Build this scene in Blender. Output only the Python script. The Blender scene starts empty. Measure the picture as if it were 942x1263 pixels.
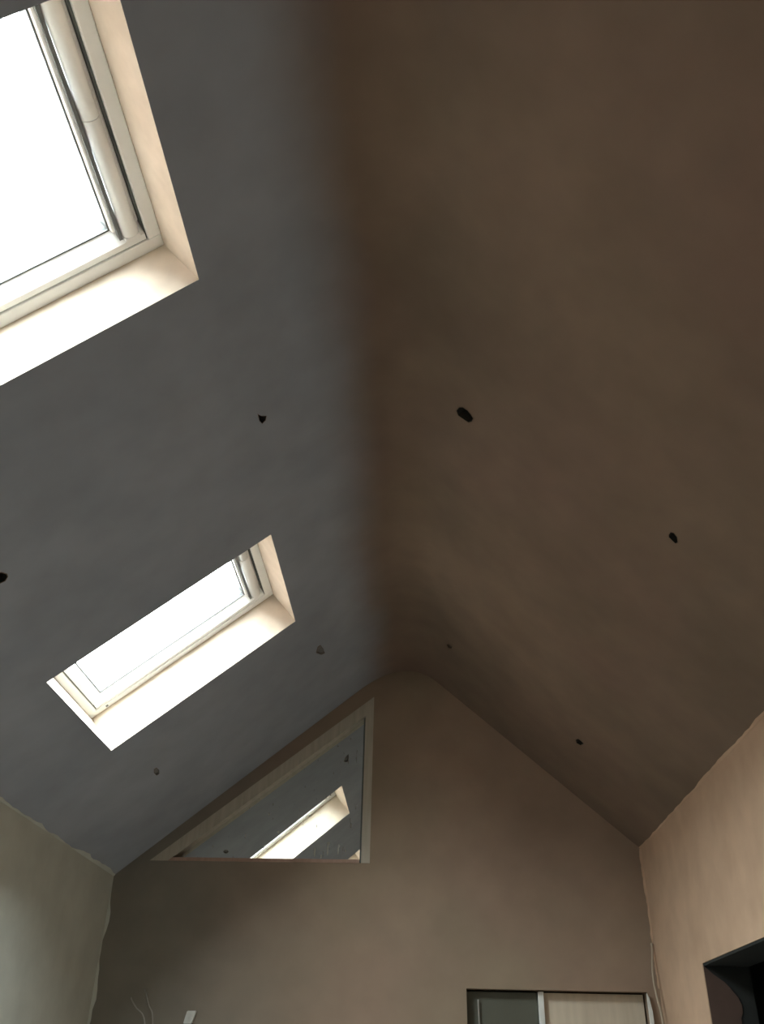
import bpy, bmesh, math, random
from mathutils import Vector, Matrix
from mathutils.geometry import tessellate_polygon

# ------------------------------------------------------------------ camera
sc = bpy.context.scene
EYE = 1.55                      # eye height above the floor
FPX = 1082.49                   # focal length in pixels of the 942 x 1263 frame
PW, PH = 942.0, 1263.0
# rows: room axes (x across, y along the ridge, z up) seen in camera axes (right, down, forward)
RC = Matrix(((0.9989190945, -0.0049687494, -0.0462163842),
             (0.0414690030, 0.5444358425, 0.8377767812),
             (0.0209991532, -0.8387877711, 0.5440534079)))
cam_data = bpy.data.cameras.new('camera')
cam = bpy.data.objects.new('camera', cam_data)
sc.collection.objects.link(cam)
rot = RC @ Matrix(((1, 0, 0), (0, -1, 0), (0, 0, -1)))
cam.matrix_world = Matrix.Translation((0, 0, EYE)) @ rot.to_4x4()
cam_data.sensor_fit = 'HORIZONTAL'
cam_data.sensor_width = 36.0
cam_data.lens = FPX / PW * 36.0
cam_data.clip_start = 0.05
sc.camera = cam

# ------------------------------------------------------------------ sky (standard overcast: zenith three times the horizon)
SKY = 88.0
world = bpy.data.worlds.new('overcast_sky')
sc.world = world
world.use_nodes = True
nt = world.node_tree
nt.nodes.clear()
wo = nt.nodes.new('ShaderNodeOutputWorld')
bg = nt.nodes.new('ShaderNodeBackground')
tc = nt.nodes.new('ShaderNodeTexCoord')
sep = nt.nodes.new('ShaderNodeSeparateXYZ')
mr = nt.nodes.new('ShaderNodeMapRange')
mr.inputs['From Min'].default_value = 0.0
mr.inputs['From Max'].default_value = 1.0
mr.inputs['To Min'].default_value = SKY / 3.0
mr.inputs['To Max'].default_value = SKY
nt.links.new(tc.outputs['Generated'], sep.inputs[0])
nt.links.new(sep.outputs['Z'], mr.inputs['Value'])
nt.links.new(mr.outputs['Result'], bg.inputs['Strength'])
bg.inputs['Color'].default_value = (0.93, 0.97, 1.0, 1)
nt.links.new(bg.outputs[0], wo.inputs[0])

sc.view_settings.view_transform = 'Standard'
sc.view_settings.look = 'None'
sc.view_settings.gamma = 1.0
sc.view_settings.use_curve_mapping = False
sc.view_settings.exposure = 0.0
sc.cycles.max_bounces = 16
sc.cycles.diffuse_bounces = 12
sc.cycles.glossy_bounces = 6
sc.cycles.transparent_max_bounces = 12
sc.cycles.use_denoising = True

# ------------------------------------------------------------------ geometry of the room (metres, floor at z = 0)
XL, XR = -2.138, 1.477          # inner faces of the side walls
YB, YG = -2.6, 6.35             # back wall, gable wall
ZL, ZR = 1.149 + EYE, 1.369 + EYE        # eaves
KL, KR = 0.8199, -0.8747                 # gradients of the two slopes
RLX, RRX = -0.50, 0.11                   # where the slopes run into the rounded ridge
RLZ = ZL + KL * (RLX - XL)
RRZ = ZR + KR * (RRX - XR)
APX = (ZR - ZL + KL * XL - KR * XR) / (KL - KR)     # where the slopes would meet
APZ = ZL + KL * (APX - XL)
SLAB = 0.31                     # depth of the roof build-up
LL = math.hypot(RLX - XL, RLZ - ZL)
LR = math.hypot(XR - RRX, RRZ - ZR)
UL = Vector((RLX - XL, 0, RLZ - ZL)).normalized()
NL = Vector((-UL.z, 0, UL.x))
UR = Vector((RRX - XR, 0, RRZ - ZR)).normalized()
NR = Vector((-UR.z, 0, UR.x)) * -1
OL = Vector((XL, 0, ZL))
OR = Vector((XR, 0, ZR))
EYEV = Vector((0, 0, EYE))


def ray(px, py):
    return RC @ Vector((px - PW / 2, py - PH / 2, FPX))


def on_plane(px, py, o, n):
    r = ray(px, py)
    return EYEV + r * ((o - EYEV).dot(n) / r.dot(n))


def left_sy(px, py):
    p = on_plane(px, py, OL, NL)
    return ((p - OL).dot(UL), p.y)


def right_sy(px, py):
    p = on_plane(px, py, OR, NR)
    return ((p - OR).dot(UR), p.y)


def on_y(px, py, y):
    r = ray(px, py)
    return EYEV + r * (y / r.y)


def on_x(px, py, x):
    r = ray(px, py)
    return EYEV + r * (x / r.x)


def map_left(a, n):
    return OL + UL * a[0] + Vector((0, a[1], 0)) + NL * n


def map_right(a, n):
    return OR + UR * a[0] + Vector((0, a[1], 0)) + NR * n


# ------------------------------------------------------------------ materials
def new_mat(name):
    m = bpy.data.materials.new(name)
    m.use_nodes = True
    t = m.node_tree
    return m, t, t.nodes['Principled BSDF'], t.nodes['Material Output']


def plaster(name, c1, c2, scale=1.4, rough=0.85, bump=0.12, c3=None, stretch=(1, 1, 1), blend=None, span=None):
    """Trowelled plaster: broad drying patches, finer mottling and a little relief."""
    m, t, b, o = new_mat(name)
    N, Lk = t.nodes, t.links
    co = N.new('ShaderNodeTexCoord')
    mp = N.new('ShaderNodeMapping')
    mp.inputs['Scale'].default_value = stretch
    Lk.new(co.outputs['Object'], mp.inputs[0])
    n1 = N.new('ShaderNodeTexNoise')
    n1.inputs['Scale'].default_value = scale
    n1.inputs['Detail'].default_value = 4
    n1.inputs['Roughness'].default_value = 0.55
    Lk.new(mp.outputs[0], n1.inputs['Vector'])
    r1 = N.new('ShaderNodeValToRGB')
    r1.color_ramp.elements[0].position = 0.34
    r1.color_ramp.elements[1].position = 0.68
    r1.color_ramp.elements[0].color = (*c1, 1)
    r1.color_ramp.elements[1].color = (*c2, 1)
    Lk.new(n1.outputs['Fac'], r1.inputs[0])
    col = r1.outputs[0]
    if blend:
        # feathers into a second tone across the room; ceiling grey is painted lens veil
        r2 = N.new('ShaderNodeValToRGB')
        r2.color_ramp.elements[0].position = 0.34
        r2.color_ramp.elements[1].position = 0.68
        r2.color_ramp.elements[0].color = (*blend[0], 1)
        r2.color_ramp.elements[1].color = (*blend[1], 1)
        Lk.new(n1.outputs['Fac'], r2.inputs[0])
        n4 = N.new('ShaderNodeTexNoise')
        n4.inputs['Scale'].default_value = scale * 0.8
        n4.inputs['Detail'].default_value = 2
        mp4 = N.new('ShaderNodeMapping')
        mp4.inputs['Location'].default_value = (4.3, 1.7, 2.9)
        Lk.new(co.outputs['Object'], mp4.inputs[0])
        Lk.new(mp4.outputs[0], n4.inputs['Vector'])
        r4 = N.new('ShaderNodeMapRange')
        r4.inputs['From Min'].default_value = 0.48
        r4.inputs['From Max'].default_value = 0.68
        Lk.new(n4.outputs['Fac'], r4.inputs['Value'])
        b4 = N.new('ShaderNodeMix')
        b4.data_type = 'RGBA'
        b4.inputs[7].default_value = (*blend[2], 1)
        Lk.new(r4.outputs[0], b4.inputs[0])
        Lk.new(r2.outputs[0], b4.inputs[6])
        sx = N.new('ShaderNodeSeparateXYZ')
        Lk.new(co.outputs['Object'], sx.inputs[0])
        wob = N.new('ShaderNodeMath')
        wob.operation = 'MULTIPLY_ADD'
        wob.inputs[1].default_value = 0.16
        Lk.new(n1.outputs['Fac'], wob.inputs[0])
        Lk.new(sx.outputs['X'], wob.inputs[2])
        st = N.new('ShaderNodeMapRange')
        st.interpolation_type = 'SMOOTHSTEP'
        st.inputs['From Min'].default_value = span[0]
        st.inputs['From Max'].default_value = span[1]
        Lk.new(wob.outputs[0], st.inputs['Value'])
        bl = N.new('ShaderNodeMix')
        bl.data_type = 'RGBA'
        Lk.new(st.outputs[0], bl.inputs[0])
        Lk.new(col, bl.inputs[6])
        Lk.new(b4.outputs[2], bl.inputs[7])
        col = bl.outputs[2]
    n2 = N.new('ShaderNodeTexNoise')
    n2.inputs['Scale'].default_value = scale * 5
    n2.inputs['Detail'].default_value = 6
    Lk.new(mp.outputs[0], n2.inputs['Vector'])
    mr2 = N.new('ShaderNodeMapRange')
    mr2.inputs['From Min'].default_value = 0.3
    mr2.inputs['From Max'].default_value = 0.7
    mr2.inputs['To Min'].default_value = 0.93
    mr2.inputs['To Max'].default_value = 1.06
    Lk.new(n2.outputs['Fac'], mr2.inputs['Value'])
    mx = N.new('ShaderNodeVectorMath')
    mx.operation = 'SCALE'
    Lk.new(col, mx.inputs[0])
    Lk.new(mr2.outputs[0], mx.inputs['Scale'])
    col = mx.outputs[0]
    if c3:
        n3 = N.new('ShaderNodeTexNoise')
        n3.inputs['Scale'].default_value = scale * 0.8
        n3.inputs['Detail'].default_value = 2
        mp3 = N.new('ShaderNodeMapping')
        mp3.inputs['Location'].default_value = (4.3, 1.7, 2.9)
        Lk.new(co.outputs['Object'], mp3.inputs[0])
        Lk.new(mp3.outputs[0], n3.inputs['Vector'])
        r3 = N.new('ShaderNodeMapRange')
        r3.inputs['From Min'].default_value = 0.52
        r3.inputs['From Max'].default_value = 0.72
        Lk.new(n3.outputs['Fac'], r3.inputs['Value'])
        mm = N.new('ShaderNodeMix')
        mm.data_type = 'RGBA'
        mm.inputs[7].default_value = (*c3, 1)
        Lk.new(r3.outputs[0], mm.inputs[0])
        Lk.new(col, mm.inputs[6])
        col = mm.outputs[2]
    Lk.new(col, b.inputs['Base Color'])
    b.inputs['Roughness'].default_value = rough
    b.inputs['Specular IOR Level'].default_value = 0.25
    nb = N.new('ShaderNodeTexNoise')
    nb.inputs['Scale'].default_value = 14
    nb.inputs['Detail'].default_value = 5
    Lk.new(co.outputs['Object'], nb.inputs['Vector'])
    nb2 = N.new('ShaderNodeTexNoise')
    nb2.inputs['Scale'].default_value = 2.2
    Lk.new(co.outputs['Object'], nb2.inputs['Vector'])
    ad = N.new('ShaderNodeMath')
    ad.operation = 'MULTIPLY_ADD'
    ad.inputs[1].default_value = 0.12
    Lk.new(nb.outputs['Fac'], ad.inputs[0])
    Lk.new(nb2.outputs['Fac'], ad.inputs[2])
    bp = N.new('ShaderNodeBump')
    bp.inputs['Strength'].default_value = bump
    bp.inputs['Distance'].default_value = 0.05
    Lk.new(ad.outputs[0], bp.inputs['Height'])
    Lk.new(bp.outputs[0], b.inputs['Normal'])
    return m


def plain(name, c, rough=0.5, spec=0.4, mottle=0.06, scale=18.0):
    m, t, b, o = new_mat(name)
    N, Lk = t.nodes, t.links
    co = N.new('ShaderNodeTexCoord')
    n1 = N.new('ShaderNodeTexNoise')
    n1.inputs['Scale'].default_value = scale
    n1.inputs['Detail'].default_value = 4
    Lk.new(co.outputs['Object'], n1.inputs['Vector'])
    r1 = N.new('ShaderNodeValToRGB')
    r1.color_ramp.elements[0].color = (*[v * (1 - mottle) for v in c], 1)
    r1.color_ramp.elements[1].color = (*[min(1, v * (1 + mottle)) for v in c], 1)
    Lk.new(n1.outputs['Fac'], r1.inputs[0])
    Lk.new(r1.outputs[0], b.inputs['Base Color'])
    b.inputs['Roughness'].default_value = rough
    b.inputs['Specular IOR Level'].default_value = spec
    return m


def window_glass(name):
    m, t, b, o = new_mat(name)
    N, Lk = t.nodes, t.links
    N.remove(b)
    tr = N.new('ShaderNodeBsdfTransparent')
    tr.inputs[0].default_value = (0.9, 0.93, 0.92, 1)
    gl = N.new('ShaderNodeBsdfGlossy')
    gl.inputs['Roughness'].default_value = 0.02
    mx = N.new('ShaderNodeMixShader')
    mx.inputs[0].default_value = 0.07
    Lk.new(tr.outputs[0], mx.inputs[1])
    Lk.new(gl.outputs[0], mx.inputs[2])
    Lk.new(mx.outputs[0], o.inputs[0])
    return m


def mirror_glass(name):
    """Dark backed reflective glass with plaster dust and a few drips on it."""
    m, t, b, o = new_mat(name)
    N, Lk = t.nodes, t.links
    b.inputs['Base Color'].default_value = (0.86, 0.89, 0.86, 1)
    b.inputs['Metallic'].default_value = 1.0
    b.inputs['Roughness'].default_value = 0.015
    du = N.new('ShaderNodeBsdfDiffuse')
    du.inputs[0].default_value = (0.62, 0.6, 0.55, 1)
    co = N.new('ShaderNodeTexCoord')
    n1 = N.new('ShaderNodeTexNoise')
    n1.inputs['Scale'].default_value = 38
    n1.inputs['Detail'].default_value = 2
    mp = N.new('ShaderNodeMapping')
    mp.inputs['Scale'].default_value = (1, 1, 0.35)
    Lk.new(co.outputs['Object'], mp.inputs[0])
    Lk.new(mp.outputs[0], n1.inputs['Vector'])
    r1 = N.new('ShaderNodeMapRange')
    r1.inputs['From Min'].default_value = 0.69
    r1.inputs['From Max'].default_value = 0.76
    r1.inputs['To Max'].default_value = 0.55
    Lk.new(n1.outputs['Fac'], r1.inputs['Value'])
    mx = N.new('ShaderNodeMixShader')
    Lk.new(r1.outputs[0], mx.inputs[0])
    Lk.new(b.outputs[0], mx.inputs[1])
    Lk.new(du.outputs[0], mx.inputs[2])
    Lk.new(mx.outputs[0], o.inputs[0])
    return m


def wood(name, c1, c2):
    m, t, b, o = new_mat(name)
    N, Lk = t.nodes, t.links
    co = N.new('ShaderNodeTexCoord')
    mp = N.new('ShaderNodeMapping')
    mp.inputs['Scale'].default_value = (30, 30, 3)
    n1 = N.new('ShaderNodeTexNoise')
    n1.inputs['Scale'].default_value = 1.0
    n1.inputs['Detail'].default_value = 6
    Lk.new(co.outputs['Object'], mp.inputs[0])
    Lk.new(mp.outputs[0], n1.inputs['Vector'])
    r1 = N.new('ShaderNodeValToRGB')
    r1.color_ramp.elements[0].position = 0.3
    r1.color_ramp.elements[1].position = 0.7
    r1.color_ramp.elements[0].color = (*c1, 1)
    r1.color_ramp.elements[1].color = (*c2, 1)
    Lk.new(n1.outputs['Fac'], r1.inputs[0])
    Lk.new(r1.outputs[0], b.inputs['Base Color'])
    b.inputs['Roughness'].default_value = 0.65
    return m


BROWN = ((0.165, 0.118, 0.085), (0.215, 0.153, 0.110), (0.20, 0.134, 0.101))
M_CEIL = plaster('ceiling_plaster', (0.318, 0.344, 0.388), (0.37, 0.396, 0.44), 1.0, blend=BROWN, span=(-0.46, -0.11))  # skylight-side grey is lens glare put into the plaster colour
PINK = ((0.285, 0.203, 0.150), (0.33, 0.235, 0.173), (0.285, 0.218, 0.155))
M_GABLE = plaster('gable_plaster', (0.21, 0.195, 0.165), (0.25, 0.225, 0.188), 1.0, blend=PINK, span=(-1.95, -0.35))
M_WALL_R = plaster('tan_plaster', (0.51, 0.345, 0.235), (0.57, 0.39, 0.27), 1.2)
M_WALL_L = plaster('stone_plaster', (0.54, 0.56, 0.50), (0.60, 0.615, 0.55), 1.1)
M_SKIM = plaster('skim_coat', (0.55, 0.57, 0.54), (0.61, 0.63, 0.59), 6.0)
M_REVEAL = plaster('pale_plaster', (0.50, 0.425, 0.345), (0.58, 0.505, 0.42), 2.5, bump=0.06)
M_FLOOR = plaster('screed', (0.34, 0.335, 0.315), (0.42, 0.41, 0.39), 1.6)
M_BRICK = plain('weathered_brick', (0.16, 0.11, 0.09), 0.9, 0.2, 0.2, 3.0)
M_SLATE = plain('roof_slate', (0.09, 0.095, 0.10), 0.7, 0.3, 0.2, 3.0)
M_WHITE = plain('white_lacquer', (0.92, 0.94, 0.94), 0.3, 0.5, 0.02)
M_GREY = plain('grey_gasket', (0.10, 0.11, 0.11), 0.6)
M_ALU = plain('grey_cladding', (0.16, 0.17, 0.18), 0.5)
M_GLASS = window_glass('clear_glass')
M_MIRROR = mirror_glass('dusty_reflective_glass')
M_TIMBER = wood('pale_timber', (0.40, 0.36, 0.29), (0.50, 0.45, 0.37))
M_TIMBER2 = wood('reddish_timber', (0.34, 0.22, 0.17), (0.42, 0.28, 0.22))
M_VOID = plain('dark_cavity', (0.035, 0.034, 0.030), 0.9, 0.1)
M_DOOR = plain('grey_green_board', (0.10, 0.10, 0.078), 0.6, 0.3, 0.1, 4.0)
M_BOARD = plaster('buff_board', (0.52, 0.44, 0.34), (0.62, 0.54, 0.43), 2.0, stretch=(2.5, 1, 0.3))
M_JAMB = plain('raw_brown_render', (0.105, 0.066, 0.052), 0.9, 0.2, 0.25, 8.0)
M_PAINT = plain('white_paint', (0.72, 0.72, 0.68), 0.5)
M_CABLE_W = plain('white_cable', (0.36, 0.34, 0.31), 0.45)
M_CABLE_B = plain('buff_cable', (0.40, 0.32, 0.24), 0.5)
M_FILL_L = plain('grey_filler', (0.22, 0.22, 0.215), 0.9, 0.2, 0.2)
M_FILL_R = plain('brown_filler', (0.10, 0.075, 0.06), 0.9, 0.2, 0.2)
M_DARKWALL = plain('painted_darkness', (0.035, 0.036, 0.034), 0.9, 0.1, 0.2, 6.0)  # near-black colour puts the darkness of unlit space into the walls

# ------------------------------------------------------------------ mesh helpers
COL = sc.collection


def link(name, bm, mats, parent=None, smooth=False):
    bmesh.ops.recalc_face_normals(bm, faces=bm.faces)
    me = bpy.data.meshes.new(name)
    bm.to_mesh(me)
    bm.free()
    for m in (mats if isinstance(mats, (list, tuple)) else [mats]):
        me.materials.append(m)
    if smooth:
        for p in me.polygons:
            p.use_smooth = True
    o = bpy.data.objects.new(name, me)
    COL.objects.link(o)
    if parent:
        o.parent = parent
    return o


def tag(o, label=None, cat=None, group=None, kind=None):
    if label:
        o['label'] = label
    if cat:
        o['category'] = cat
    if group:
        o['group'] = group
    if kind:
        o['kind'] = kind
    return o


def empty(name, loc=(0, 0, 0)):
    o = bpy.data.objects.new(name, None)
    o.empty_display_size = 0.1
    o.location = loc
    COL.objects.link(o)
    return o


def slab(bm, outer, holes, fn, n0, n1, hole_mats=None):
    """Plate with holes: outline and holes in plate coordinates, fn maps (point, height) into the room."""
    loops = [outer] + holes
    flat = [p for l in loops for p in l]
    tris = tessellate_polygon([[Vector((p[0], p[1], 0)) for p in l] for l in loops])
    va = [bm.verts.new(fn(p, n0)) for p in flat]
    vb = [bm.verts.new(fn(p, n1)) for p in flat]
    for t in tris:
        bm.faces.new([va[i] for i in t])
        bm.faces.new([vb[i] for i in reversed(t)])
    k = 0
    for li, l in enumerate(loops):
        for i in range(len(l)):
            a, b = k + i, k + (i + 1) % len(l)
            f = bm.faces.new((va[a], va[b], vb[b], vb[a]))
            if li and hole_mats:
                f.material_index = hole_mats[li - 1]
        k += len(l)


def box(bm, fn, a0, a1, b0, b1, n0, n1, bev=0.0):
    vs = [bm.verts.new(fn((a, b), n)) for n in (n0, n1) for a, b in ((a0, b0), (a1, b0), (a1, b1), (a0, b1))]
    fs = [bm.faces.new([vs[i] for i in q]) for q in
          ((0, 1, 2, 3), (7, 6, 5, 4), (0, 4, 5, 1), (1, 5, 6, 2), (2, 6, 7, 3), (3, 7, 4, 0))]
    if bev:
        es = list({e for f in fs for e in f.edges})
        bmesh.ops.bevel(bm, geom=es, offset=bev, segments=2, affect='EDGES', profile=0.5)


def wbox(bm, x0, x1, y0, y1, z0, z1, bev=0.0):
    box(bm, lambda p, n: Vector((p[0], p[1], n)), x0, x1, y0, y1, z0, z1, bev)


def prism(bm, pts, fn, n0, n1):
    slab(bm, pts, [], fn, n0, n1)


def tube(bm, pts, r, seg=8):
    pts = [Vector(p) for p in pts]
    dense = []
    P = [pts[0]] + pts + [pts[-1]]
    for i in range(1, len(P) - 2):
        for k in range(6):
            t = k / 6
            p0, p1, p2, p3 = P[i - 1], P[i], P[i + 1], P[i + 2]
            dense.append(0.5 * ((2 * p1) + (p2 - p0) * t + (2 * p0 - 5 * p1 + 4 * p2 - p3) * t * t
                                + (3 * p1 - p0 - 3 * p2 + p3) * t ** 3))
    dense.append(pts[-1])
    rings = []
    for i, p in enumerate(dense):
        d = (dense[min(i + 1, len(dense) - 1)] - dense[max(i - 1, 0)]).normalized()
        a = d.cross(Vector((0.31, 0.92, 0.2))).normalized()
        b = d.cross(a)
        rings.append([bm.verts.new(p + (a * math.cos(2 * math.pi * k / seg) + b * math.sin(2 * math.pi * k / seg)) * r)
                      for k in range(seg)])
    for i in range(len(rings) - 1):
        for k in range(seg):
            bm.faces.new((rings[i][k], rings[i][(k + 1) % seg], rings[i + 1][(k + 1) % seg], rings[i + 1][k]))
    bm.faces.new(rings[0])
    bm.faces.new(list(reversed(rings[-1])))


XY = lambda p, n: Vector((p[0], p[1], n))          # plan outline, height
XZ = lambda p, n: Vector((p[0], n, p[1]))          # elevation outline, depth along the ridge
YZ = lambda p, n: Vector((n, p[0], p[1]))          # side elevation outline, depth across

# ------------------------------------------------------------------ skylight openings and ceiling holes
SKYLIGHTS = [(0.545, 1.785, 1.068, 2.050), (0.545, 1.785, 3.714, 4.698)]
PORTALS = []
HOLES_L = [
    [(318, 511), (322, 513), (328, 513), (327, 518), (323, 522), (320, 519)],
    [(-9, 708), (-4, 706), (2, 706), (8, 708), (9, 711), (6, 716), (0, 719), (-7, 719), (-11, 714)],
    [(392, 798), (395, 796), (398, 800), (400, 805), (396, 807), (390, 805)],
    [(190, 949), (193, 947), (196, 950), (196, 954), (193, 956), (190, 953)],
]
HOLES_R = [
    [(563, 506), (566, 502), (571, 502), (577, 506), (581, 511), (584, 516), (582, 520), (578, 521), (572, 517), (565, 512)],
    [(825, 659), (827, 656), (831, 657), (835, 662), (836, 669), (833, 670), (829, 666), (825, 662)],
    [(710, 912), (713, 911), (717, 914), (720, 917), (716, 919), (711, 916)],
    [(551, 795), (554, 794), (558, 797), (557, 800), (553, 799)],
]
hl = [[left_sy(*p) for p in h] for h in HOLES_L]
hr = [[right_sy(*p) for p in h] for h in HOLES_R]

# ------------------------------------------------------------------ the setting
EAVE = 0.20
bm = bmesh.new()
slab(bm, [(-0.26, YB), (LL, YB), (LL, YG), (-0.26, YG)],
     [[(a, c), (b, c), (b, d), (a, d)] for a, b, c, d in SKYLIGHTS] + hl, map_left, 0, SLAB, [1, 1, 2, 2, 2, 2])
tag(link('ceiling_left', bm, [M_CEIL, M_REVEAL, M_VOID]), 'plastered roof slope tinted grey for lens glare, pierced by the two skylights', 'ceiling', kind='structure')

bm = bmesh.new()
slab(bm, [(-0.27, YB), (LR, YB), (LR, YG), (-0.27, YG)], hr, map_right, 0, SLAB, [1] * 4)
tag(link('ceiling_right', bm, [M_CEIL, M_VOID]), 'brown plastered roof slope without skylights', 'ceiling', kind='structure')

# rounded ridge between the two slopes
ridge = []
for k in range(17):
    t = k / 16
    ridge.append(((1 - t) ** 2 * RLX + 2 * t * (1 - t) * APX + t * t * RRX,
                  (1 - t) ** 2 * RLZ + 2 * t * (1 - t) * APZ + t * t * RRZ))
tl = OL + UL * LL + NL * SLAB
tr = OR + UR * LR + NR * SLAB
prof = ridge + [(tr.x, tr.z), (tl.x, tl.z)]
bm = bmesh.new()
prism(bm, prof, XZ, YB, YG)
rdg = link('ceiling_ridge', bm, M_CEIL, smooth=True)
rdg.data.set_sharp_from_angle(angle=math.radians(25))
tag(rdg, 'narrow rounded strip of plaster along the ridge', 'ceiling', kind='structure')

# side walls
bm = bmesh.new()
kz = UL.z / UL.x
prism(bm, [(XL, 0), (XL, ZL), (XL - EAVE, ZL - EAVE * kz), (XL - EAVE, 0)], XZ, YB, YG)
tag(link('wall_left', bm, M_WALL_L), 'stone grey plastered side wall under the skylight slope', 'wall', kind='structure')

RO_Y0, RO_Y1, RO_Z = 3.85, 5.305, 0.563 + EYE      # opening in the right wall
RT = 0.22                                          # its thickness
kr = UR.z / -UR.x
bm = bmesh.new()
top = lambda x: ZR - (x - XR) * kr
for y0, y1, z0 in ((YB, RO_Y0, 0), (RO_Y1, YG, 0), (RO_Y0, RO_Y1, RO_Z)):
    prism(bm, [(XR, z0), (XR, ZR), (XR + RT, top(XR + RT)), (XR + RT, z0)], XZ, y0, y1)
bmesh.ops.remove_doubles(bm, verts=bm.verts, dist=1e-5)
tag(link('wall_right', bm, M_WALL_R), 'tan plastered side wall with a dark opening in it', 'wall', kind='structure')

# gable wall with a triangular light and a doorway
GT = 0.16
TX, TB, TT, TLX = -0.374, 1.252 + EYE, 2.448 + EYE, -1.90      # right side, sill, top, left corner of the triangle
DX0, DX1, DZ = 0.263, 1.396, 0.507 + EYE
gprof = [(XL - EAVE, 0), (DX0, 0), (DX0, DZ), (DX1, DZ), (DX1, 0), (XR + RT, 0), (XR + RT, ZR + 0.3), (RRX, RRZ + 0.45),
         (RLX, RLZ + 0.45), (XL - EAVE, ZL + 0.3)]
tri = [(TLX, TB), (TX, TB), (TX, TT)]
bm = bmesh.new()
slab(bm, gprof, [tri], XZ, YG, YG + GT)
tag(link('wall_gable', bm, M_GABLE), 'pinkish plastered gable end wall with a triangular window', 'wall', kind='structure')

bm = bmesh.new()
prism(bm, [(XL - EAVE, 0), (XR + RT, 0), (XR + RT, ZR + 0.3), (RRX, RRZ + 0.45), (RLX, RLZ + 0.45), (XL - EAVE, ZL + 0.3)], XZ, YB - 0.15, YB)
tag(link('wall_back', bm, M_GABLE), 'plain plastered end wall opposite the triangular window', 'wall', kind='structure')

bm = bmesh.new()
wbox(bm, XL - EAVE, XR + 3.2, YB - 0.15, YG + 1.2, -0.12, 0)
tag(link('floor', bm, M_FLOOR), 'bare grey screed floor', 'floor', kind='structure')

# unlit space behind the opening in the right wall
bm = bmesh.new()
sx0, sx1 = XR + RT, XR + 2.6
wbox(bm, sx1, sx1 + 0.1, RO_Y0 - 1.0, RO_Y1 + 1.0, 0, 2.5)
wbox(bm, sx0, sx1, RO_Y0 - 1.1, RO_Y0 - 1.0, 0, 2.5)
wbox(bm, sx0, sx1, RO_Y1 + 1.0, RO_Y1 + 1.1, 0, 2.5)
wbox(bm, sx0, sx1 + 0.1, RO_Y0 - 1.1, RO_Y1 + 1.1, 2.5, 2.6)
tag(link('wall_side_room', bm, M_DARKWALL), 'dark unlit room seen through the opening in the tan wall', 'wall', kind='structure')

# ragged skim coat lines where the walls meet the slopes and each other
rnd = random.Random(4)


def ragged(name, p0, p1, across, out, width, label, steps=60, mat=None, t=0.004, amp=0.012, top=0.0):
    """A thin skim strip from p0 to p1; its free edge wanders like a trowelled line."""
    p0, p1, across, out = Vector(p0), Vector(p1), Vector(across), Vector(out)
    bm = bmesh.new()
    w = 0
    rows = []
    for i in range(steps + 1):
        w = 0.75 * w + rnd.uniform(-amp, amp)
        q = p0.lerp(p1, i / steps)
        e = q + across * max(0.003, width + w)
        rows.append([bm.verts.new(q + across * top), bm.verts.new(e), bm.verts.new(e + out * t * 0.4), bm.verts.new(q + across * top + out * t)])
    for a, b in zip(rows, rows[1:]):
        for k in range(4):
            bm.faces.new((a[k], b[k], b[(k + 1) % 4], a[(k + 1) % 4]))
    bm.faces.new(rows[0])
    bm.faces.new(rows[-1][::-1])
    return tag(link(name, bm, mat or M_SKIM), label, 'trim', kind='structure')


ragged('trim_1', (XL, 1.5, ZL), (XL, YG, ZL), UL, -NL, 0.016, 'ragged lap of grey wall plaster onto the skylight slope', steps=90, mat=M_WALL_L, t=0.005, amp=0.009)
ragged('trim_2', (XL, YG, 0.4), (XL, YG, ZL), (1, 0, 0), (0, -1, 0), 0.018, 'ragged lap of grey wall plaster onto the gable corner', steps=40, mat=M_WALL_L, t=0.005, amp=0.013)
ragged('trim_3', (XR, 1.5, ZR), (XR, YG, ZR), UR, -NR, 0.012, 'uneven lap of tan wall plaster onto the brown slope', steps=90, mat=M_WALL_R, t=0.004, amp=0.0035)
ragged('trim_4', (XR, YG, DZ + 0.02), (XR, YG, ZR), (-1, 0, 0), (0, -1, 0), 0.010, 'uneven lap of tan wall plaster onto the gable corner', steps=40, mat=M_WALL_R, t=0.004, amp=0.004)

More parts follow.
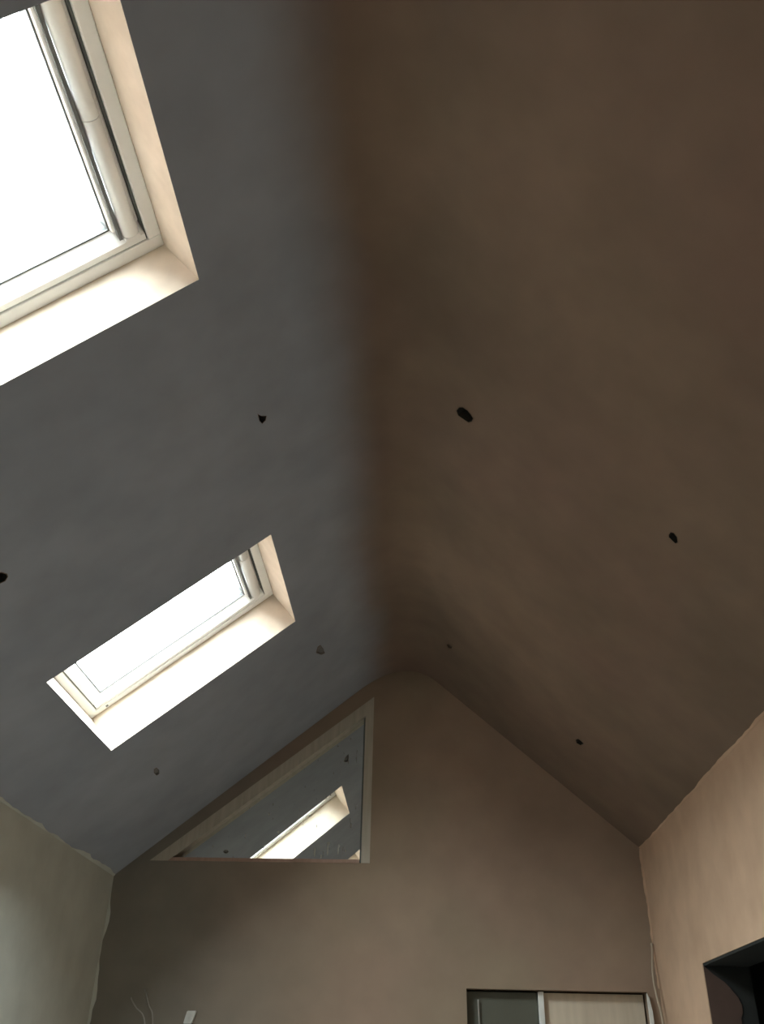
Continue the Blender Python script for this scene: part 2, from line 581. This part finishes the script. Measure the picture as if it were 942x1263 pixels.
# ------------------------------------------------------------------ roof windows
def roof_window(name, a0, a1, y0, y1, label, full):
    root = empty(name, map_left(((a0 + a1) / 2, (y0 + y1) / 2), 0.235))
    tag(root, label, 'skylight', kind='structure')
    org = root.location.copy()
    fn = lambda p, n: map_left(p, n) - org
    N0, N1 = 0.232, 0.345
    W = 0.048

    def bar(nm, s0, s1, t0, t1, n0, n1, mat, bev=0.004, parent=root):
        b = bmesh.new()
        box(b, fn, s0, s1, t0, t1, n0, n1, bev)
        return link(nm, b, mat, parent)

    # outer frame, four lacquered members
    bar('frame_member', a0, a1, y0, y0 + W, N0, N1, M_WHITE)
    bar('frame_member', a0, a1, y1 - W, y1, N0, N1, M_WHITE)
    bar('frame_member', a0, a0 + W, y0 + W, y1 - W, N0, N1, M_WHITE)
    bar('frame_member', a1 - W, a1, y0 + W, y1 - W, N0, N1, M_WHITE)
    # dark sealing gap
    g = 0.007
    b = bmesh.new()
    i0, i1, j0, j1 = a0 + W, a1 - W, y0 + W, y1 - W
    for q in ((i0, i1, j0, j0 + g), (i0, i1, j1 - g, j1), (i0, i0 + g, j0 + g, j1 - g), (i1 - g, i1, j0 + g, j1 - g)):
        box(b, fn, *q, N0 + 0.012, N1)
    link('seal', b, M_GREY, root)
    # sash
    i0, i1, j0, j1 = i0 + g, i1 - g, j0 + g, j1 - g
    S = 0.062
    n0 = N0 + 0.004
    ST = 0.100                                             # wider top rail
    # bevelled rails: the inner face runs back to the glass
    sec = [(0, n0), (0.022, n0), (S, N0 + 0.046), (S, N1), (0, N1)]
    for base, sgn, t0, t1, along in ((j0, 1, i0, i1, 's'), (j1, -1, i0, i1, 's'), (i0, 1, j0 + S, j1 - S, 'y')):
        b = bmesh.new()
        ends = []
        for t in (t0, t1):
            ends.append([b.verts.new(fn((t, base + sgn * d) if along == 's' else (base + sgn * d, t), n)) for d, n in sec])
        for k in range(5):
            b.faces.new((ends[0][k], ends[0][(k + 1) % 5], ends[1][(k + 1) % 5], ends[1][k]))
        b.faces.new(ends[0])
        b.faces.new(ends[1][::-1])
        link('sash_rail', b, M_WHITE, root)
    bar('sash_rail', i1 - ST, i1, j0 + S, j1 - S, n0 + 0.02, N1, M_WHITE, 0.006)
    # glazing gasket and pane
    k0, k1, l0, l1 = i0 + S, i1 - ST, j0 + S, j1 - S
    g2 = 0.006
    b = bmesh.new()
    for q in ((k0, k1, l0, l0 + g2), (k0, k1, l1 - g2, l1), (k0, k0 + g2, l0 + g2, l1 - g2), (k1 - g2, k1, l0 + g2, l1 - g2)):
        box(b, fn, *q, N0 + 0.045, N1 - 0.01)
    link('gasket', b, M_GREY, root)
    b = bmesh.new()
    box(b, fn, k0 + g2, k1 - g2, l0 + g2, l1 - g2, N0 + 0.055, N0 + 0.061)
    link('pane', b, M_GLASS, root)
    # rounded ventilation bar along the top rail, in two lengths
    c = i1 - 0.042
    ym = y0 + (y1 - y0) * 0.47
    for t0, t1 in ((j0 + 0.01, ym - 0.0015), (ym + 0.0015, j1 - 0.035)):
        b = bmesh.new()
        pr = []
        for q in range(13):
            an = math.pi * q / 12
            pr.append((c - 0.030 * math.cos(an), N0 + 0.024 - 0.026 * math.sin(an)))
        va = [b.verts.new(fn((p[0], t0), p[1])) for p in pr]
        vb = [b.verts.new(fn((p[0], t1), p[1])) for p in pr]
        for q in range(12):
            b.faces.new((va[q], va[q + 1], vb[q + 1], vb[q])).smooth = True
        b.faces.new(va)
        b.faces.new(vb[::-1])
        b.faces.new((va[0], vb[0], vb[-1], va[-1]))
        link('ventilation_bar', b, M_WHITE, root)
    b = bmesh.new()
    box(b, fn, c - 0.046, c - 0.033, j0 + 0.01, j1 - 0.01, N0 + 0.014, N0 + 0.030)
    link('bar_channel', b, M_ALU, root)
    b = bmesh.new()
    box(b, fn, c - 0.03, c + 0.03, j1 - 0.033, j1 - 0.004, N0 + 0.004, N0 + 0.03, 0.004)
    link('bar_end_cap', b, M_WHITE, root)
    # latch screw on the lower corner
    b = bmesh.new()
    box(b, fn, a0 + 0.10, a0 + 0.115, y1 - 0.036, y1 - 0.024, N0 - 0.005, N0 + 0.002, 0.002)
    link('latch', b, M_ALU, root)
    # outer cladding on the roof side
    b = bmesh.new()
    for q in ((a0 - 0.06, a1 + 0.06, y0 - 0.06, y0 + W + 0.05), (a0 - 0.06, a1 + 0.06, y1 - W - 0.05, y1 + 0.06),
              (a0 - 0.06, a0 + W + 0.05, y0 + W + 0.05, y1 - W - 0.05), (a1 - W - 0.08, a1 + 0.06, y0 + W + 0.05, y1 - W - 0.05)):
        box(b, fn, *q, N1 + 0.001, N1 + 0.03)
    link('cladding', b, M_ALU, root)
    # portal that guides daylight sampling through this opening
    ld = bpy.data.lights.new('daylight_portal', 'AREA')
    ld.shape = 'RECTANGLE'
    ld.size = a1 - a0
    ld.size_y = y1 - y0
    ld.cycles.is_portal = True
    lo = bpy.data.objects.new('daylight_portal', ld)
    COL.objects.link(lo)
    lo.matrix_world = Matrix.Translation(map_left(((a0 + a1) / 2, (y0 + y1) / 2), N1 + 0.04)) @ Matrix(
        ((UL.x, 0, NL.x), (0, 1, 0), (UL.z, 0, NL.z))).to_4x4()
    return root


roof_window('window_1', *SKYLIGHTS[0], 'white framed skylight furthest from the triangular window', True)
roof_window('window_2', *SKYLIGHTS[1], 'white framed skylight next to the triangular window', True)

# ------------------------------------------------------------------ triangular glazed light in the gable
root = tag(empty('window_3', (TX, YG, TB)), 'triangular internal window reflecting the skylight in its dusty glass', 'window', kind='structure')
org = root.location.copy()
fnw = lambda p, n: Vector((p[0], n, p[1])) - org
sl = (TT - TB) / (TX - TLX)
h = math.hypot(1, sl)
GLY = YG + 0.072
WS, WJ, WB = 0.078, 0.060, 0.022                       # widths of head, jamb, sill
zl = lambda x, off: TB + (x - TLX) * sl - off * h       # line parallel to the sloping head
bm = bmesh.new()
xa = TLX + WB / sl + 0
prism(bm, [(TLX, TB), (TX, TT), (TX, zl(TX, WS)), (TLX + WS * h / sl, TB)], fnw, YG - 0.004, GLY + 0.03)
link('sloping_head', bm, M_TIMBER, root)
bm = bmesh.new()
x1 = TX - WJ
prism(bm, [(TX, TB), (TX, zl(TX, WS)), (x1, zl(x1, WS)), (x1, TB)], fnw, YG - 0.003, GLY + 0.03)
link('jamb', bm, M_TIMBER, root)
bm = bmesh.new()
prism(bm, [(x1 - 0.001, TB), (x1 - 0.001, zl(x1, WS + 0.001)), (x1 - 0.014, zl(x1 - 0.014, WS + 0.001)), (x1 - 0.014, TB)], fnw, YG + 0.035, GLY + 0.001)
link('glazing_bead', bm, M_GREY, root)
bm = bmesh.new()
prism(bm, [(TLX + WS * h / sl + 0.001, TB), (x1 - 0.015, TB), (x1 - 0.015, TB + WB), (TLX + (WS * h + WB) / sl + 0.001, TB + WB)], fnw, YG - 0.006, GLY + 0.03)
link('sill', bm, M_TIMBER2, root)
bm = bmesh.new()
prism(bm, [(TLX + WS * h / sl, TB + WB), (x1, TB + WB), (x1, zl(x1, WS - 0.004))], fnw, GLY, GLY + 0.006)
link('pane', bm, M_MIRROR, root)

# plaster splashes dried on the glass
for px, py, w_, h_ in ((388, 1050, 0.006, 0.05), (404, 1045, 0.005, 0.075), (405, 1040, 0.010, 0.02), (417, 1048, 0.006, 0.045),
                       (418, 1043, 0.009, 0.018), (426, 1049, 0.006, 0.016), (343, 1026, 0.008, 0.012), (382, 1006, 0.006, 0.010),
                       (396, 1056, 0.005, 0.02)):
    c = on_y(px, py, GLY)
    bm = bmesh.new()
    ring = [bm.verts.new((c.x + w_ * math.cos(k * math.pi / 5) - org.x, GLY - 0.0005 - org.y,
                          c.z + h_ * 0.5 * math.sin(k * math.pi / 5) * (1.0 if k < 5 else 1.5) - org.z)) for k in range(10)]
    tip = bm.verts.new((c.x - org.x, GLY - 0.003 - org.y, c.z - org.z))
    for k in range(10):
        bm.faces.new((ring[k], ring[(k + 1) % 10], tip))
    bm.faces.new(ring)
    link('plaster_splash', bm, M_SKIM, root)

# ------------------------------------------------------------------ doorway in the gable
DY = YG + 0.07
root = tag(empty('door_1', (0.49, DY, 0)), 'grey-green door leaf filling one half of the gable doorway', 'door', kind='structure')
o0 = root.location.copy()
PX = 0.735
bm = bmesh.new()
wbox(bm, DX0 + 0.005 - o0.x, PX - 0.022 - o0.x, 0.0, 0.035, 0.01, DZ - 0.012)
link('leaf', bm, M_DOOR, root)
for z0, z1 in ((0.15, 0.85), (0.98, 1.86)):
    bm = bmesh.new()
    wbox(bm, DX0 + 0.09 - o0.x, PX - 0.10 - o0.x, -0.006, 0.002, z0, z1, 0.003)
    link('panel', bm, M_DOOR, root)
bm = bmesh.new()
wbox(bm, 0.0, 0.018, -0.03, -0.001, 1.0, 1.12, 0.003)
link('pull_handle', bm, M_ALU, root).location = (PX - 0.075 - o0.x, 0, 0)

bm = bmesh.new()
wbox(bm, -0.018, 0.018, -0.03, 0.05, 0, DZ - 0.006, 0.003)
o = tag(link('door_post', bm, M_PAINT), 'white painted post dividing the gable doorway', 'post')
o.location = (PX, DY, 0)

bm = bmesh.new()
wbox(bm, 0.0, DX1 - 0.012 - PX - 0.022, 0, 0.03, 0.0, DZ - 0.01, 0.002)
o = tag(link('buff_board', bm, M_BOARD), 'pale buff board standing in the gable doorway beside the post', 'board')
o.location = (PX + 0.022, DY + 0.005, 0)

bm = bmesh.new()
pts = [(0, 0), (0.022, 0), (0.022, 1.84), (0.020, 1.95), (0.010, 2.02), (0.0, DZ - 0.01)]
prism(bm, pts, XZ, 0, 0.03)
o = tag(link('edge_strip', bm, M_PAINT), 'white strip curling off the doorway edge by the tan wall', 'strip')
o.location = (DX1 - 0.006, YG - 0.032, 0)

# back of the doorway recess
bm = bmesh.new()
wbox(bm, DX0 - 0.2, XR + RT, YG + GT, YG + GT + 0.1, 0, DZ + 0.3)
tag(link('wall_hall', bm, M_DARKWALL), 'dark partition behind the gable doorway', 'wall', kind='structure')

# ------------------------------------------------------------------ jamb lining in the right hand opening
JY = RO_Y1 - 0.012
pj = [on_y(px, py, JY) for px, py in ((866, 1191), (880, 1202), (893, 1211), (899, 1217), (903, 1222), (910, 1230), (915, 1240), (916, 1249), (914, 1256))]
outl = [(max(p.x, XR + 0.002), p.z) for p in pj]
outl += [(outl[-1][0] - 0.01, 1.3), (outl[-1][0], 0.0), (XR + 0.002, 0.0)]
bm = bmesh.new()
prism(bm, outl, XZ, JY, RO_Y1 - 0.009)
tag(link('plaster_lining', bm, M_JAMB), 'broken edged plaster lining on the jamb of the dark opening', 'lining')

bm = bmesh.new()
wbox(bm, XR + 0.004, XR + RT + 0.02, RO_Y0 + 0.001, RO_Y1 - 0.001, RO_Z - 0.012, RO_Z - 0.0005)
wbox(bm, XR + 0.004, XR + RT + 0.02, RO_Y1 - 0.008, RO_Y1 - 0.001, 0, RO_Z - 0.013)  # dark sheet over the jamb paints in the darkness beyond
tag(link('trim_5', bm, M_DARKWALL), 'dark lintel lining, and jamb sheet standing for the darkness beyond', 'lintel', kind='structure')

# ------------------------------------------------------------------ holes cut in the plaster for downlights
hole_labels_l = ['small heart-shaped hole in the grey slope between the skylights, near the ridge',
                 'round hole in the grey slope between the skylights, near the eaves',
                 'faint hole in the grey slope above the triangular window, near the ridge',
                 'faint hole in the grey slope by the gable, near the eaves']
hole_labels_r = ['largest oval hole with dark cavity, high on the brown slope',
                 'pointed hole with torn edge low on the brown slope, away from the gable',
                 'small torn hole low on the brown slope, by the gable',
                 'tiny hole high on the brown slope, by the gable']


def cavity(pts, mp, label, rimmat, grp, inner=None, depth=0.11):
    ctr = (sum(p[0] for p in pts) / len(pts), sum(p[1] for p in pts) / len(pts))
    org = mp(ctr, 0)
    bm = bmesh.new()
    sc_ = lambda k: [(ctr[0] + (p[0] - ctr[0]) * k, ctr[1] + (p[1] - ctr[1]) * k) for p in pts]
    prof = [(1.10, -0.0005), (1.06, -0.0025), (0.97, -0.002), (0.965, 0.012), (0.96, depth)]
    rings = [[bm.verts.new(mp(p, n) - org) for p in sc_(k)] for k, n in prof]
    for ri, (a, b) in enumerate(zip(rings, rings[1:])):
        for i in range(len(pts)):
            j = (i + 1) % len(pts)
            f = bm.faces.new((a[i], a[j], b[j], b[i]))
            f.material_index = 0 if ri < 2 else 1
    bm.faces.new(rings[-1]).material_index = 1
    o = tag(link('downlight_hole', bm, [rimmat, inner or M_VOID]), label, 'hole', grp)
    o.location = org


grp = 'holes cut in the ceiling for downlights'
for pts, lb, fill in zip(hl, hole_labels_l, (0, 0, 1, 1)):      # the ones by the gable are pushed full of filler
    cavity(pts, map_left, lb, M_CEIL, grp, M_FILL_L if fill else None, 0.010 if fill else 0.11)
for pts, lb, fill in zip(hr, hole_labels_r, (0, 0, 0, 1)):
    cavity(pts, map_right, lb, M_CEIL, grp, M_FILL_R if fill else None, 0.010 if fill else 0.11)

# ------------------------------------------------------------------ loose cables on the gable
def cable(name, pix, y, r, mat, label, tail, into=True, group=None):
    pts = [on_y(px, py, yy) for (px, py), yy in zip(pix, y)]
    if into:
        pts = [pts[0] + Vector((0.0, YG - pts[0].y - 0.001, 0.004))] + pts
    pts += [pts[-1] + Vector(t) for t in tail]
    org = pts[-1].copy()
    bm = bmesh.new()
    tube(bm, [p - org for p in pts], r)
    o = tag(link(name, bm, mat, smooth=True), label, 'cable', group)
    o.location = org
    return o


cable('loose_cable', [(804, 1166), (804.5, 1190), (806, 1210), (811, 1233), (816, 1253)], [6.33, 6.31, 6.28, 6.25, 6.24], 0.0075, M_CABLE_B,
      'buff cable hanging in the corner beside the tan wall', [(0.005, 0.0, -0.2), (-0.02, 0.01, -0.5)])
cable('loose_cable', [(162, 1232), (168, 1243), (177, 1254)], [6.34, 6.31, 6.28], 0.004, M_CABLE_W,
      'thin white wire bowing off the gable by the grey wall corner', [(0.03, -0.01, -0.12), (0.05, 0.0, -0.4)])
cable('loose_cable', [(179, 1221), (181, 1230), (184, 1241), (188, 1252)], [6.34, 6.32, 6.31, 6.30], 0.004, M_CABLE_W,
      'straighter thin white wire hanging from the gable, further from the grey wall', [(0.02, -0.01, -0.14), (0.01, 0.0, -0.38)])
cable('loose_cable', [(589.5, 1233), (590, 1245), (590.5, 1256)], [6.40, 6.40, 6.40], 0.0045, M_CABLE_W,
      'white cable hanging straight down in front of the grey-green door', [(0.003, 0.0, -0.2), (0.0, 0.0, -0.6)], into=False)

# white plastic bracket on the gable
pb = [on_y(px, py, YG) for px, py in ((232, 1247), (243, 1247), (240, 1256), (229, 1256))]
org = Vector((pb[3].x, YG, pb[3].z - 0.03))
bm = bmesh.new()
prism(bm, [(pb[0].x - org.x, pb[0].z - org.z), (pb[1].x - org.x, pb[1].z - org.z), (pb[2].x - org.x, 0.03), (pb[2].x - org.x - 0.012, 0),
           (-0.006, 0.0), (0, 0.03)], XZ, -0.03, -0.0005)
bmesh.ops.bevel(bm, geom=bm.edges[:], offset=0.003, segments=2, affect='EDGES')
o = tag(link('wall_clip', bm, M_PAINT), 'small white plastic clip on the pink gable below the triangular window', 'clip')
o.location = org

# ------------------------------------------------------------------ unseen house added outside to block low sky from the brown slope
root = tag(empty('sky_blocker_house', (-9.5, 3.0, -0.1)), 'added unseen house, brick and slate, blocking low sky beyond the skylight slope', 'house', kind='structure')
bm = bmesh.new()
wbox(bm, -2.5, 2.5, -11, 11, 0, 5.4)
link('blocker_walls', bm, M_BRICK, root)
bm = bmesh.new()
prism(bm, [(-2.8, 5.42), (2.8, 5.42), (0, 7.7)], XZ, -11.2, 11.2)
link('roof', bm, M_SLATE, root)
bm = bmesh.new()
wbox(bm, -0.3, 0.3, 6.0, 6.8, 7.4, 8.6)
link('blocker_chimney', bm, M_BRICK, root)
